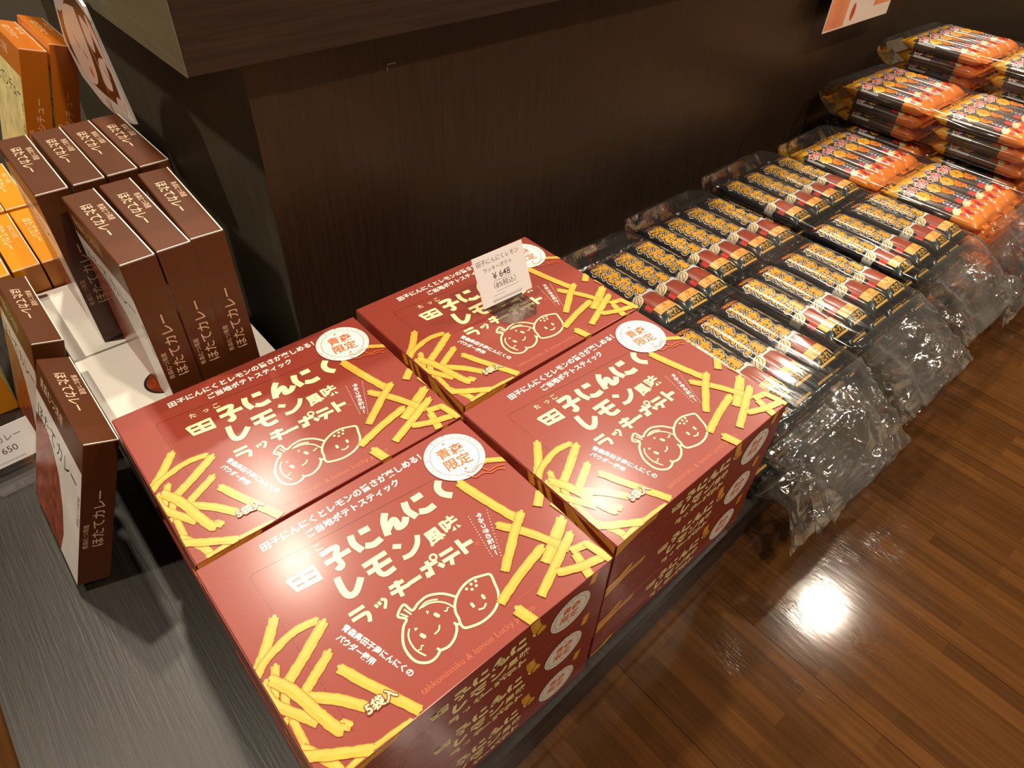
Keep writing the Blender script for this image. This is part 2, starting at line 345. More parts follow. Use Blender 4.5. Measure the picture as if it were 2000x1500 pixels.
ART_TITLE = [([(48.9,-51.8),(69,-52.8),(68.4,-64.4),(50.6,-62.8),(48.9,-51.8),(56,-52.1)],4.6),([(58.8,-52.4),(59.4,-63.5)],4.7),([(49.7,-57.2),(68.8,-58.7)],4.8),([(78,-47.4),(90.1,-47.9),(89.9,-51.4),(86.1,-55.4)],5.2),([(86.1,-55.4),(86.9,-64.6),(83.9,-66.7),(82.5,-64)],5),([(77,-56.4),(98.1,-57.4)],5.1),([(104.8,-46.4),(102.9,-54.9),(105.2,-64.1)],6.2),([(111.6,-48.7),(120.3,-49.5)],6.3),([(109,-61.9),(114.6,-64.9),(122.4,-64)],6.2),([(137.7,-45.5),(132.2,-52.6),(128,-65.1)],6.4),([(129.1,-61.5),(138.6,-55.3),(139.9,-58.9),(138.7,-63.9),(143.9,-63.9),(148.8,-59.3)],6.4),([(155.8,-46.2),(153.3,-55.2),(155.7,-64.7)],6.7),([(162.2,-48.6),(171.7,-48.7)],6.8),([(160,-61.9),(166.1,-64.8),(173.7,-64.3)],6.6),([(191.1,-45.9),(185.9,-52),(185.8,-59.4),(190.8,-65.7)],6.9),([(77.8,-72.1),(76,-84.6),(77.6,-90.9),(83.1,-91.2),(91.8,-83.4)],5.9),([(97.7,-76.6),(118.1,-76.8)],4.9),([(97.4,-83.9),(117.7,-84.6)],4.8),([(107.1,-78.2),(104.8,-87.8),(107.6,-92.8),(116.1,-92.6)],4.8),([(124.9,-76),(130.1,-79.9)],4.8),([(145.7,-79.3),(140.8,-86.3),(132.6,-90.7),(125.4,-89.8)],4.7),([(69,-104.3),(81.1,-104.8)],3.4),([(68.6,-109.5),(78.9,-110.2),(80.2,-113.1),(78.1,-117.9)],3.4),([(87.7,-109),(88.3,-112.1)],2.46),([(90.6,-108.6),(91.1,-111.7)],2.48),([(93.1,-108.1),(95.6,-110.9),(91.6,-116.3)],2.46),([(102.8,-104.7),(114.6,-105.7)],3.6),([(101.3,-109.3),(116.1,-111.3)],3.6),([(109.8,-102.4),(107.1,-116.2)],3.6),([(115.9,-110.7),(126.9,-111.1)],3.7),([(129.6,-106.8),(143.9,-108.2)],3.8),([(137.2,-103.2),(134.5,-116.2)],3.7),([(132.3,-111.3),(131,-116)],3.7),([(143.1,-111.1),(145.4,-115.7)],3.8),([(148.1,-105.9),(159.9,-106.6)],3.6),([(146.8,-111.8),(162.1,-112.7)],3.6),([(154.3,-112.6),(151.1,-118.5)],3.6),([(166.4,-102.8),(165.8,-117.8)],4.1),([(167,-110.3),(176,-110.9)],4.2)]
ART_LINES = [([(136.3,-140.9),(131.6,-134.2),(126.4,-130.1),(120.2,-127.5),(112.5,-128),(105.8,-129.9),(103.6,-122.2),(95.4,-127),(98.8,-132.8),(93.9,-136.4),(88.7,-143.1),(85.9,-149.2),(85.2,-156.2),(86.3,-162.4),(89.9,-166.9),(94.4,-169.2),(99.4,-168.9),(103.3,-166.9),(103,-165)],1.79),([(103.3,-166.9),(109.7,-168.4),(116,-166.6),(121,-162.9),(123.4,-159.3),(123.4,-157.3)],1.82),([(123.4,-159.3),(125.9,-159.8)],1.81),([(167.2,-142.3),(161.4,-139.7),(154.4,-137.5),(146.3,-137.9),(138.5,-141),(132.7,-145.6),(129.1,-151),(127.8,-156.5),(126.2,-160.9),(126.5,-164.3),(129.4,-166.3),(137.1,-168.8),(145,-169.2),(152.7,-167.4),(159.2,-163.4),(163.2,-158.1),(165.9,-150.6),(167.8,-145),(167.2,-142.3),(164.9,-141.2)],1.85),([(112.9,-132.5),(118.9,-133.3),(124.1,-136.3),(128.1,-140.9),(130.4,-146.7)],1.23),([(110.6,-132.3),(116.2,-131),(121.2,-132.2),(124.8,-134.4)],1.21),([(96,-140.5),(92.8,-144.1),(91,-149.7),(91,-156.6),(93.7,-163.4)],1.16),([(101.9,-125.8),(103.5,-131.7)],1.19),([(98.1,-127.2),(100.6,-131.8)],1.22),([(114,-151.9),(111.6,-154.3),(108,-154.8)],1.19),([(150,-160),(146.8,-161.5),(143.5,-160.3)],1.25),([(127.5,-145.1),(126.4,-144.6),(124.9,-146.2),(123.4,-145.2)],0.84),([(96.7,-156.8),(95.7,-155.9),(93.9,-157.8),(92.4,-157)],0.8),([(116.9,-143.1),(117.7,-145.3)],2.73),([(100.2,-149.5),(101,-151.8)],2.73),([(152.3,-153.3),(152.1,-155.4)],2.3),([(142,-153.4),(141.9,-155.7)],2.21)]
ART_DOTS = [(155.9,-140.6),(151.6,-140.5),(153.9,-144),(146.6,-141.5),(149.6,-144.3)]
ART_TRI = [[(113.2,-136.5),(114.8,-138.2),(112.4,-139.6)],[(99.2,-141.9),(101.4,-143.6),(98.5,-144.4)]]
ART_TEXTS = [('田子にんにくとレモンの旨さが楽しめる！',(46.2,-16.4),(194.9,-16.6),'w'),('ご当地ポテトスティック',(79,-27.4),(164.4,-27.8),'w'),('た',(55.8,-41.8),(61.4,-41.9),'c'),('っ',(68,-42.3),(72.9,-42.9),'c'),('こ',(77.6,-42.8),(83.1,-42.6),'c'),('風',(148.1,-94),(163.2,-93.3),'c'),('味',(164.7,-93.2),(179.8,-93.8),'c'),('青森県田子産にんにくの',(59.6,-109.7),(77.6,-169.2),'w'),('パウダー使用',(52.8,-113.5),(62,-145.8),'w'),('やみつきの旨さー',(194.1,-92.6),(180.9,-132.7),'w'),('takkoninniku & lemon Lucky potato',(76.7,-184.5),(175.6,-186.1),'o'),('5袋入',(42.7,-170.7),(64.4,-173.6),'c'),('※写真・イラストはイメージです。',(160.4,-172.7),(191.5,-173.5),'o'),('®',(175.1,-117.1),(179.1,-118.2),'o')]
ART_DOTLINES = [((187.9,-91.5),(179,-131.9)),((203.6,-95.6),(184.9,-136))]
ART_WAVES = [([(214.5,-52.6),(218.9,-57.2),(229,-54.8),(234.1,-57.1)],1.21),([(213.2,-56.8),(218,-63.4),(225.9,-63.7),(232.1,-67.9),(238.8,-68.1),(243.4,-71.8)],1.2),([(228.5,-58.8),(231.7,-65),(238.5,-65.2),(246.1,-67.8)],1.21)]
ART_PERF = [(186.5,-42.2),(34.2,-29.8),(28.7,-32.8),(28.7,-79.3),(30.2,-175.9)]

# ------------------------------------------------------------------ setting: floor, walls, ceiling
FZ = -0.08
def struct(name, bm, mats):
    o = mesh_obj(name, bm, mats); o['kind'] = 'structure'; return o
bm = bmesh.new(); box_bm(bm, -3.2, 5.2, -3.0, 4.0, FZ - 0.1, FZ); struct('floor', bm, ['floor'])
bm = bmesh.new(); box_bm(bm, -3.2, 5.2, -3.0, 4.0, 2.66, 2.76); struct('ceiling', bm, ['ceil'])
bm = bmesh.new(); box_bm(bm, -3.3, 5.3, 4.0, 4.1, FZ - 0.1, 2.76); struct('wall_back', bm, ['wall'])
bm = bmesh.new(); box_bm(bm, -3.3, 5.3, -3.1, -3.0, FZ - 0.1, 2.76); struct('wall_front', bm, ['wall'])
bm = bmesh.new(); box_bm(bm, -3.3, -3.2, -3.0, 4.0, FZ - 0.1, 2.76); struct('wall_left', bm, ['wall'])
bm = bmesh.new(); box_bm(bm, 5.2, 5.3, -3.0, 4.0, FZ - 0.1, 2.76); struct('wall_right', bm, ['wall'])

# low display platform (front edge runs very slightly askew to the boxes)
plat = bpy.data.objects.new('display_platform', None); COL.objects.link(plat)
tag(plat, 'low dark charcoal display platform under the boxes and snack bags', 'platform')
PE = lambda x: -0.2085 + 0.045 * x          # y of its front edge
pts = [(-0.183, PE(-0.183)), (3.2, PE(3.2)), (3.2, 3.2), (-0.183, 3.2)]
bm = bmesh.new(); prism_bm(bm, pts, 2, -0.022, 0.0); bmesh.ops.bevel(bm, geom=[e for e in bm.edges if all(v.co.z > -0.001 for v in e.verts)], offset=0.0012, segments=2, affect='EDGES')
mesh_obj('top_board', bm, ['platwood'], plat)
ins = 0.003
pts = [(-0.183 + ins, PE(-0.183) + ins), (3.2 - ins, PE(3.2) + ins), (3.2 - ins, 3.2 - ins), (-0.183 + ins, 3.2 - ins)]
bm = bmesh.new(); prism_bm(bm, pts, 2, FZ, -0.022); mesh_obj('plinth_base', bm, ['plinthface'], plat)

# shop counter behind: thick dark slab on panels
cnt = bpy.data.objects.new('counter', None); COL.objects.link(cnt); cnt.location = (0.247, 0.337, 0)
tag(cnt, 'dark wood shop counter with thick overhanging slab behind the red boxes', 'counter')
def cpart(name, b, mats, bevel=0.0):
    bm = bmesh.new(); box_bm(bm, b[0] - 0.247, b[1] - 0.247, b[2] - 0.337, b[3] - 0.337, b[4], b[5], bevel=bevel)
    return mesh_obj(name, bm, mats, cnt)
slab = cpart('slab', (0.1862, 3.1, 0.305, 1.25, 0.4255, 0.505), ['slabwood'], 0.0008)
cap = cpart('slab_lit_end_face', (0.185, 0.1862, 0.305, 1.25, 0.4255, 0.505), ['litendwood'])  # thin sheet over the slab end, coloured paler for the light it catches
cpart('front_panel', (0.275, 3.08, 0.337, 0.357, 0.0, 0.4255), ['panelwood'])
cpart('side_panel', (0.247, 0.275, 0.3375, 1.22, 0.0, 0.4255), ['sidewood'])
cpart('edge_strip', (0.247, 0.275, 0.3355, 0.3375, 0.0, 0.4255), ['panelwood'])
st = bmesh.new()     # a little staple and scuffs left on the panel
for p0, p1 in (((0.4110, 0.3795), (0.4112, 0.3862)), ((0.4112, 0.3862), (0.4222, 0.3870))):
    box_bm(st, min(p0[0], p1[0]) - 0.247 - 0.0004, max(p0[0], p1[0]) - 0.247 + 0.0004, -0.0008, 0.0, min(p0[1], p1[1]) - 0.0004, max(p0[1], p1[1]) + 0.0004)
mesh_obj('staple', st, ['silver'], cnt)

# ------------------------------------------------------------------ red snack boxes
BW, BD, BH = 0.25, 0.19338, 0.0643
RED = ['red', 'cream', 'white', 'outline', 'fry', 'fry2', 'fryedge', 'orangeink', 'faint', 'crease', 'gray', 'board']

def seal(ink, c, r, l, thin=False):
    ink.disc(c, r, l, 'white', 56)
    ink.ring(c, r * 0.80, r * 0.022, l + 2e-5, 'gray', 56)
    s = 'AOMORI LIMITED POTATOSTICK'; n = len(s)
    for i, ch in enumerate(s):
        if ch == ' ': continue
        a = math.radians(222 - i * (222 + 20) / (n - 1)); rr = r * 0.87
        x, y = c[0] + rr * math.cos(a), c[1] + rr * math.sin(a); tx, ty = math.sin(a), -math.cos(a)
        w = r * (0.05 if ch == 'I' else 0.085)
        if ch == 'I': w = r * 0.018
        ink.text(ch, (x - tx * w / 2, y - ty * w / 2), (x + tx * w / 2, y + ty * w / 2), l + 2e-5, 'gray', asp=1.0)
    ang = math.radians(-7); ca, sa = math.cos(ang), math.sin(ang)
    P = lambda x, y: (c[0] + r * (x * ca - y * sa), c[1] + r * (x * sa + y * ca))
    ink.text('青森', P(-0.47, 0.10), P(0.47, 0.10), l + 3e-5, 'orangeink', off=0.022)
    ink.text('限定', P(-0.47, -0.42), P(0.47, -0.42), l + 3e-5, 'orangeink', off=0.022)
    for x, y, q in ((-0.05, 0.66, 0.075), (0.05, -0.62, 0.075), (-0.38, 0.55, 0.022), (0.3, 0.6, 0.022), (-0.32, -0.58, 0.022), (0.4, -0.5, 0.022)):
        o = P(x, y); st = [(o[0] + r * q * (1 if k % 2 == 0 else 0.42) * math.sin(k * math.pi / 5), o[1] + r * q * (1 if k % 2 == 0 else 0.42) * math.cos(k * math.pi / 5)) for k in range(10)]
        for k in range(10): ink.poly([o, st[k], st[(k + 1) % 10]], l + 3e-5, 'orangeink')

def fries(ink, lst, l0):
    for i, (pts, w) in enumerate(lst):
        l = l0 + i * 2.4e-5
        ext = smooth_line(pts, 8)
        ink.stroke(ext, w + 0.9, l, 'fryedge', smooth=False, cap='flat', wob=0.7)
        a, b = ext[0], ext[-1]
        for e, f in ((ext[0], ext[1]), (ext[-1], ext[-2])):       # edge ink past the blunt ends
            d = math.hypot(e[0] - f[0], e[1] - f[1]) or 1; k = 0.45 / d
            ink.stroke([e, (e[0] + (e[0] - f[0]) * k, e[1] + (e[1] - f[1]) * k)], w + 0.9, l - 5e-6, 'fryedge', smooth=False)
        ink.stroke(ext, w, l + 8e-6, 'fry', smooth=False, wob=0.7)
        off = [(p[0] + w * 0.10, p[1] + w * 0.12) for p in ext]
        ink.stroke(off, w * 0.42, l + 1.6e-5, 'fry2', smooth=False, cap='round', wob=0.6)

def top_ink():
    k = Ink(); B = 1.0e-4
    PERF = ART_PERF
    for a, b in ((PERF[0], PERF[1]),): k.stroke([a, b], 0.5, B, 'crease', smooth=False)
    k.stroke([PERF[1], (30.2, -30.2), PERF[2], (28.6, -37)], 0.35, B, 'crease')
    a, b = PERF[3], PERF[4]; n = 26
    for i in range(n):
        t0, t1 = i / n, (i + 0.7) / n
        k.stroke([(28.6 + (b[0] - 28.6) * t0, -37 + (b[1] + 37) * t0), (28.6 + (b[0] - 28.6) * t1, -37 + (b[1] + 37) * t1)], 0.3, B, 'crease', smooth=False)
    T0 = B + 2e-5
    for t, p0, p1, c in ART_TEXTS:
        m = {'w': 'white', 'c': 'cream', 'o': 'faint'}[c]
        off = 0.028 if len(t) > 4 and c == 'w' else (0.03 if t in '風味' else (0.012 if c == 'c' else 0.0))
        if t == '5袋入': continue
        if len(t) == 1 and t != '®': p0, p1 = (p0[0], p0[1]), (p1[0], p0[1])
        if t.startswith('青森県') or t.startswith('パウ'):
            k.text(t, p0, p1, T0 + 1e-5, 'white', off=0.03)
        else: k.text(t, p0, p1, T0 + 1e-5, m, off=off)
    for i, (pts, w) in enumerate(ART_TITLE): w *= 0.70 if i < 3 else 0.88; k.stroke(pts, w + 0.9, T0, 'outline', smooth=i > 0); k.stroke(pts, w, T0 + 1.2e-5, 'cream', smooth=i > 0)
    k.ring((143.5, -103.8), 2.6, 1.6, T0 + 2.4e-5, 'cream', 24); k.disc((143.5, -103.8), 1.8, T0 + 2e-5, 'red', 16)
    for pts, w in ART_LINES: k.stroke(pts, w + 0.6, T0, 'outline', cap='round'); k.stroke(pts, w, T0 + 1.2e-5, 'cream', cap='round')
    for p in ART_DOTS: k.disc(p, 1.15, T0 + 1.2e-5, 'cream', 14)
    for p in ART_TRI: k.poly(p, T0 + 1.2e-5, 'cream')
    for a, b in ART_DOTLINES:
        for i in range(16): k.disc((a[0] + (b[0] - a[0]) * i / 15, a[1] + (b[1] - a[1]) * i / 15), 0.42, T0 + 1e-5, 'white', 8)
    more = [([(12, -118), (5, -134), (4, -152), (2, -172)], 5), ([(1, -163), (9, -178), (13, -192)], 6), ([(9, -191.5), (34, -190.5), (62, -192.5)], 3.5)]
    fries(k, more + ART_FRIES, T0 + 5e-5)
    z = T0 + 5e-5 + (len(ART_FRIES) + 3) * 2.4e-5
    k.text('5袋入', (42.7, -172.2), (64.4, -173.4), z + 5e-5, 'cream', off=0.02, grow=0.8, gm='outline', gl=z + 1e-5)
    seal(k, (217.8, -33.6), 27.0, z + 1e-5)
    for pts, w in ART_WAVES: k.stroke(pts, w * 0.8, z + 6e-5, 'orangeink', cap='round')
    return k

def front_ink():
    k = Ink(); B = 1.0e-4
    f = lambda p: (75 + 0.69 * (p[0] - 48), -12 - 0.60 * (-p[1] - 44))
    for i, (pts, w) in enumerate(ART_TITLE): k.stroke([f(p) for p in pts], w * (0.44 if i < 3 else 0.6), B, 'cream', smooth=i > 0)
    for t, p0, p1 in (('風', (148.1, -94.0), (163.2, -94)), ('味', (164.7, -93.6), (179.8, -93.6))): k.text(t, f(p0), f(p1), B, 'cream', off=0.03)
    k.ring(f((143.5, -103.8)), 1.7, 1.0, B, 'cream', 16)
    g = lambda p: (20 + 0.62 * (p[0] - 85), -20 - 0.62 * (-p[1] - 122) * 0.95)
    for pts, w in ART_LINES: k.stroke([g(p) for p in pts], w * 0.42, B, 'faint')
    k.text('青森県田子産', (14, -26), (14.5, -56), B, 'faint', off=0.02); k.text('パウダー使用', (9.5, -27), (10, -50), B, 'faint')
    fries(k, [([(-2, -4), (50, -3)], 7.5), ([(-2, -13), (26, -5), (46, 1)], 6), ([(168.3, 2), (171, -13), (178, -24)], 9), ([(232, 2), (229, -14)], 7), ([(8, -66), (30, -56)], 7), ([(0, -64), (22, -62)], 6)], B + 4e-5)
    k.stroke([(177, -14), (172, -20), (172, -27), (177, -30)], 1.1, B + 3e-4, 'outline')
    seal(k, (208, -32.5), 21.5, B + 4e-4)
    return k

def flap_ink():
    k = Ink()
    fries(k, [([(93, 1), (97, -13)], 8), ([(104, -2), (114, -30)], 5), ([(112, 2), (128, -32), (140, -70)], 6), ([(136, 3), (150, -24)], 8), ([(142, -4), (170, -18), (196, -20)], 9),
              ([(150, 2), (175, -2), (196, -8)], 8), ([(148, -50), (196, -44)], 7), ([(128, -40), (120, -66)], 6)], 1e-4)
    return k

def build_carton():
    h = BH - 0.0003
    bm = bmesh.new(); box_bm(bm, -BW / 2, BW / 2, -BD / 2, BD / 2, 0, h, 0, 0.0007)
    top_ink().lay(bm, lambda u, v, l: (u / 1000 - BW / 2, v / 1000 + BD / 2, h + l), RED, clip=(0.3, 249.7, -193.1, -0.3))
    front_ink().lay(bm, lambda u, v, l: (u / 1000 - BW / 2, -BD / 2 - l, h + v / 1000), RED, clip=(0.3, 249.7, -63.6, -0.4))
    o = mesh_obj('snack_box', bm, RED)
    for sx in (-1, 1):
        b2 = bmesh.new(); x0 = sx * BW / 2; x1 = sx * (BW / 2 + 0.0006)
        box_bm(b2, min(x0, x1), max(x0, x1), -BD / 2 + 0.0008, BD / 2 - 0.0008, 0.0012, h - 0.0012, 0)
        if sx < 0: flap_ink().lay(b2, lambda u, v, l: (x1 - l, BD / 2 - u / 1000, h + v / 1000), RED, clip=(1, 192, -62, -1.5))
        else: flap_ink().lay(b2, lambda u, v, l: (x1 + l, -BD / 2 + u / 1000, h + v / 1000), RED, clip=(1, 192, -62, -1.5))
        mesh_obj('end_flap', b2, RED, o)
    return o

STACKS = [('A', 0.0, 0.0, 0.0, 'front left stack nearest the camera'), ('B', 0.0040, 0.1973, -0.0081, 'stack beside the brown curry boxes'),
          ('C', 0.2632, 0.2042, 0.0034, 'back stack holding the price card'), ('D', 0.2573, 0.0051, 0.0188, 'front stack beside the black snack bags')]
LAY = ['bottom', 'middle', 'topmost']
proto = None
for key, x, y, yaw, where in STACKS:
    for k in range(3):
        if proto is None: proto = build_carton(); o = proto
        else: o = copy_thing(proto)
        j = 0 if k == 2 else 1
        yw = yaw + j * random.uniform(-0.004, 0.004)
        cx = x + math.cos(yaw) * BW / 2 + math.sin(yaw) * BD / 2; cy = y + math.sin(yaw) * BW / 2 - math.cos(yaw) * BD / 2
        o.location = (cx + j * random.uniform(-0.0012, 0.0012), cy + j * random.uniform(0.0, 0.0012), k * BH); o.rotation_euler = (0, 0, yw)
        tag(o, 'red potato stick box, %s of the %s' % (LAY[k], where), 'snack box', 'red potato stick boxes')

# ------------------------------------------------------------------ price card on the back red box
def card_thing(name, w, h, lines, loc, rotz, lean, label, base_w=0.05, base_d=0.034):
    t = bpy.data.objects.new(name, None); COL.objects.link(t); t.location = loc; t.rotation_euler = (0, 0, rotz)
    tag(t, label, 'price card')
    bm = bmesh.new(); c = 0.010
    pts = [(-base_w / 2, base_d * 0.45), (-base_w / 2, -base_d * 0.45), (-base_w / 2 + c, -base_d * 0.8), (base_w / 2 - c, -base_d * 0.8), (base_w / 2, -base_d * 0.45), (base_w / 2, base_d * 0.45)]
    prism_bm(bm, pts, 2, 0.0, 0.004); bmesh.ops.bevel(bm, geom=bm.edges[:], offset=0.0006, segments=1, affect='EDGES')
    prism_bm(bm, [(-base_w * 0.4, 0.004), (-base_w * 0.4, 0.0085), (base_w * 0.4, 0.0085), (base_w * 0.4, 0.004)], 2, 0.004, 0.016)
    mesh_obj('acrylic_stand', bm, ['acrylic'], t)
    bm = bmesh.new(); box_bm(bm, -w / 2, w / 2, 0, 0.0006, 0, h)
    k = Ink()
    for s, u0, u1, v, off in lines:
        if s == '_': k.stroke([(u0, v), (u1, v)], 0.35, 2e-5, 'textgray', smooth=False)
        else: k.text(s, (u0, v), (u1, v), 2e-5, 'textgray', off=off)
    k.lay(bm, lambda u, v, l: (u / 1000 - w / 2, -l, v / 1000), ['paper', 'textgray'])
    p = mesh_obj('paper_card', bm, ['paper', 'textgray'], t); p.location = (0, 0.003, 0.0105); p.rotation_euler = (-lean, 0, 0)
    return t
card_thing('price_card', 0.069, 0.056, [('田子にんにくレモン', 4, 62, 45.5, 0), ('ラッキーポテト', 11, 50, 37, 0), ('¥ 648', 21, 45, 26.5, 0.005), ('_', 21, 46, 24.6, 0), ('（8%税込）', 20, 50, 16.5, 0), ('_', 22, 53, 13, 0), ('_', 17, 32, 9, 0)],
           (0.3985, 0.101, 3 * BH + 0.001), -0.02, 0.42, 'white price card in a clear stand on the back red box')
card_thing('price_card', 0.085, 0.047, [('ホタテカレー', 17, 72, 29, 0), ('¥ 650', 36, 62, 14, 0)], (-0.1065, 0.412, 0.0005), 0.05, 0.30,
           'white price card in a clear stand left of the leaning brown boxes', 0.056, 0.04)

# ------------------------------------------------------------------ curry and stew boxes standing on edge
CT, CLn, CH = 0.0300, 0.152, 0.180
def curry_box(name, body, ink, pic, word, small, photo):
    mats = [body, ink, pic, photo, 'black', 'whitecard']
    bm = bmesh.new(); box_bm(bm, -CT / 2, CT / 2, -CLn / 2, CLn / 2, 0, CH - 0.0008, 0, 0.0006)
    Lm, Hm, Tm = CLn * 1000, CH * 1000, CT * 1000
    # left broad face: brown band, pale photo with brushed title, curry in the lower corner
    k = Ink(); B = 1e-4
    k.poly([(1, 1), (Lm - 0.4, 1), (Lm - 0.4, Hm - 34), (1, Hm - 34)], B, pic)
    k.poly([(1, 1), (96, 1), (104, 30), (98, 62), (84, 92), (60, 112), (30, 120), (1, 116)], B + 2e-5, photo)
    k.text(small, (16, Hm - 21), (92, Hm - 21), B, ink); k.text(word, (8, Hm - 64), (138, Hm - 66), B + 3e-5, 'black', off=0.004)
    k.text(small, (143, Hm - 66), (143, Hm - 104), B + 3e-5, 'black')
    k.lay(bm, lambda u, v, l: (-CT / 2 - l, CLn / 2 - u / 1000, v / 1000), mats, clip=(0.5, Lm - 0.5, 0.5, Hm - 1))
    # right broad face, same picture
    k.lay(bm, lambda u, v, l: (CT / 2 + l, -CLn / 2 + u / 1000, v / 1000), mats, clip=(0.5, Lm - 0.5, 0.5, Hm - 1))
    # narrow front: title reading upwards, small line left of it
    k = Ink(); k.text(word, (5.8, 50), (5.8, 122), B, ink, off=0.008); k.text(small, (-7.5, 50), (-7.5, 82), B, ink)
    k.lay(bm, lambda u, v, l: (u / 1000, -CLn / 2 - l, v / 1000), mats)
    o = mesh_obj(name, bm, mats)
    # tuck flap across the top with a bare cut edge
    b2 = bmesh.new(); z = CH - 0.0008
    box_bm(b2, -CT / 2 + 0.0008, CT / 2 - 0.0014, -CLn / 2 + 0.002, CLn / 2 - 0.0006, z, z + 0.0007, 0, 0.0003)
    box_bm(b2, CT / 2 - 0.0014, CT / 2 - 0.0003, -CLn / 2 + 0.001, CLn / 2 - 0.0006, z, z + 0.0006, 5)
    box_bm(b2, -CT / 2 + 0.0008, CT / 2 - 0.0003, -CLn / 2 + 0.0010, -CLn / 2 + 0.0020, z, z + 0.0005, 5)
    k = Ink(); k.text(word, (30, -7), (98, -7), B, ink, off=0.012); k.text(small, (36, 5.8), (72, 5.8), B, ink)
    k.lay(b2, lambda u, v, l: (v / 1000, CLn / 2 - u / 1000, z + 0.0007 + l), mats)
    mesh_obj('tuck_flap', b2, mats, o)
    return o
WZ = 0.1445
pc = curry_box('curry_box', 'brown', 'beige', 'curryw', 'ほたてカレー', '青森むつ湾産', 'curry')
first = [True]
def place(src, x, y, z, label, group, lean=0.0, yaw=0.0):
    o = src if src.get('label') is None else copy_thing(src)
    o.location = (x, y, z); o.rotation_euler = (0, lean, yaw); tag(o, label, 'curry box' if 'curry' in group else 'stew box', group); return o
G1 = 'brown scallop curry boxes'
ordn = ['leftmost', 'middle', 'rightmost']
for i, x in enumerate((0.0755, 0.1085, 0.1405)):
    place(pc, x + (0.002 if i == 2 else 0), 0.2915 + 0.002 * i, WZ, 'brown scallop curry box standing on edge, %s of the front row of three' % ordn[i], G1, yaw=(0.02, 0.0, -0.05)[i])
o4 = ['leftmost', 'second from left', 'third from left', 'rightmost']
for i, x in enumerate((0.0555, 0.0895, 0.1210, 0.1530)):
    place(pc, x, 0.459 + 0.001 * i, WZ, 'brown scallop curry box, %s of the four in the back row' % o4[i], G1, yaw=(0.0, 0.0, 0.01, 0.01)[i])
lean = math.radians(21.9)
def leaning(x_right, y0, label, ln=lean):       # rests on its lower right edge, top against the white box
    cx = x_right - CT / 2 * math.cos(ln); cz = CT / 2 * math.sin(ln)
    return place(pc, cx, y0 + CLn / 2, cz, label, G1, lean=ln)
leaning(-0.0645, 0.198, 'brown scallop curry box leaning alone beside the front left red stack')
leaning(-0.042, 0.372, 'brown scallop curry box leaning behind the lone one, at the left edge', math.radians(15.4))
G2 = 'orange curry boxes'
po = curry_box('curry_box', 'orangebox', 'pinkink', 'stew', 'ほたてカレー', '青森むつ湾産', 'stew')
for i, (x, y, lab) in enumerate([(0.0105, 0.606, 'second from right in the near orange row'), (0.0425, 0.606, 'rightmost in the near orange row, by the brown boxes'), (-0.0225, 0.603, 'at the left end of the near orange row'),
                                 (0.0090, 0.767, 'left in the far orange row'), (0.0400, 0.767, 'right in the far orange row'), (-0.0860, 0.603, 'low at the left edge behind the leaning boxes')]):
    place(po, x, y, 0, 'orange curry box standing upright, ' + lab, G2)
ps = curry_box('stew_box', 'stewbox', 'pinkink', 'stew', 'ほたてシチュー', '青森むつ湾産', 'stew')
place(ps, 0.0791, 0.777, 0.1860, 'tall deep orange stew box with pale picture, left of the pair at top left', 'deep orange stew boxes', lean=0.30)
place(ps, 0.1131, 0.777, 0.1855, 'tall deep orange stew box at top left, right of the pair beside the board', 'deep orange stew boxes', lean=0.30)

# white flat boxes that carry the brown ones
def white_box(x0, x1, y0, y1, h, bowls, label):
    o = bpy.data.objects.new('white_box', None); COL.objects.link(o); o.location = (x0, y0, 0); tag(o, label, 'box', 'white display boxes')
    bm = bmesh.new(); box_bm(bm, 0, x1 - x0, 0, y1 - y0, 0, h - 0.0012, 0, 0.002); mesh_obj('carton', bm, ['whitecard'], o)
    bm = bmesh.new(); box_bm(bm, 0.0008, x1 - x0 - 0.0008, 0.0008, y1 - y0 - 0.0008, h - 0.0012, h, 0, 0.0005)
    k = Ink()
    for cx, cy, r in bowls:
        k.disc(((cx - x0) * 1000, (cy - y0) * 1000), r, 8e-5, 'black', 40); k.disc(((cx - x0) * 1000 + 1.2, (cy - y0) * 1000 + 0.4), r - 1.6, 1.1e-4, 'curry', 40)
    k.lay(bm, lambda u, v, l: (u / 1000, v / 1000, h + l), ['whitecard', 'black', 'curry'], clip=(2, (x1 - x0) * 1000 - 2, 2, (y1 - y0) * 1000 - 2))
    mesh_obj('lid_panel', bm, ['whitecard', 'black', 'curry'], o)
white_box(0.003, 0.183, 0.2065, 0.3690, WZ, [(0.069, 0.281, 21)], 'white flat carton with a bowl picture under the front brown boxes')
white_box(0.003, 0.183, 0.3710, 0.5280, WZ, [(0.066, 0.440, 21)], 'white flat carton under the back row of brown boxes')
white_box(0.063, 0.235, 0.694, 0.860, 0.180, [], 'white carton raising the two deep orange stew boxes')

# cartoon shelf board standing on edge behind the brown boxes
bd = bpy.data.objects.new('shelf_board', None); COL.objects.link(bd); bd.location = (0.172, 0.6, 0)
tag(bd, 'tall cut-out advertising board with brown and pink print behind brown boxes', 'sign')
out = [(0.487, 0.327), (0.545, 0.312), (0.613, 0.312), (0.678, 0.326), (0.704, 0.362), (0.676, 0.414), (0.640, 0.440), (0.575, 0.452), (0.536, 0.436)]
out = [(y - 0.6, z) for y, z in out]
bm = bmesh.new(); prism_bm(bm, out, 0, -0.0015, 0.0015, 0)
k = Ink(); T = lambda y, z: (-(y - 0.6) * 1000, z * 1000)     # seen from the left: near is right
def blob(pts, l, m): k.poly(smooth_line([T(*p) for p in pts] + [T(*pts[0])], 5)[:-1], l, m)
blob([(0.53, 0.425), (0.60, 0.446), (0.66, 0.42), (0.69, 0.365), (0.64, 0.335), (0.56, 0.332), (0.515, 0.345)], 1e-4, 'brown')
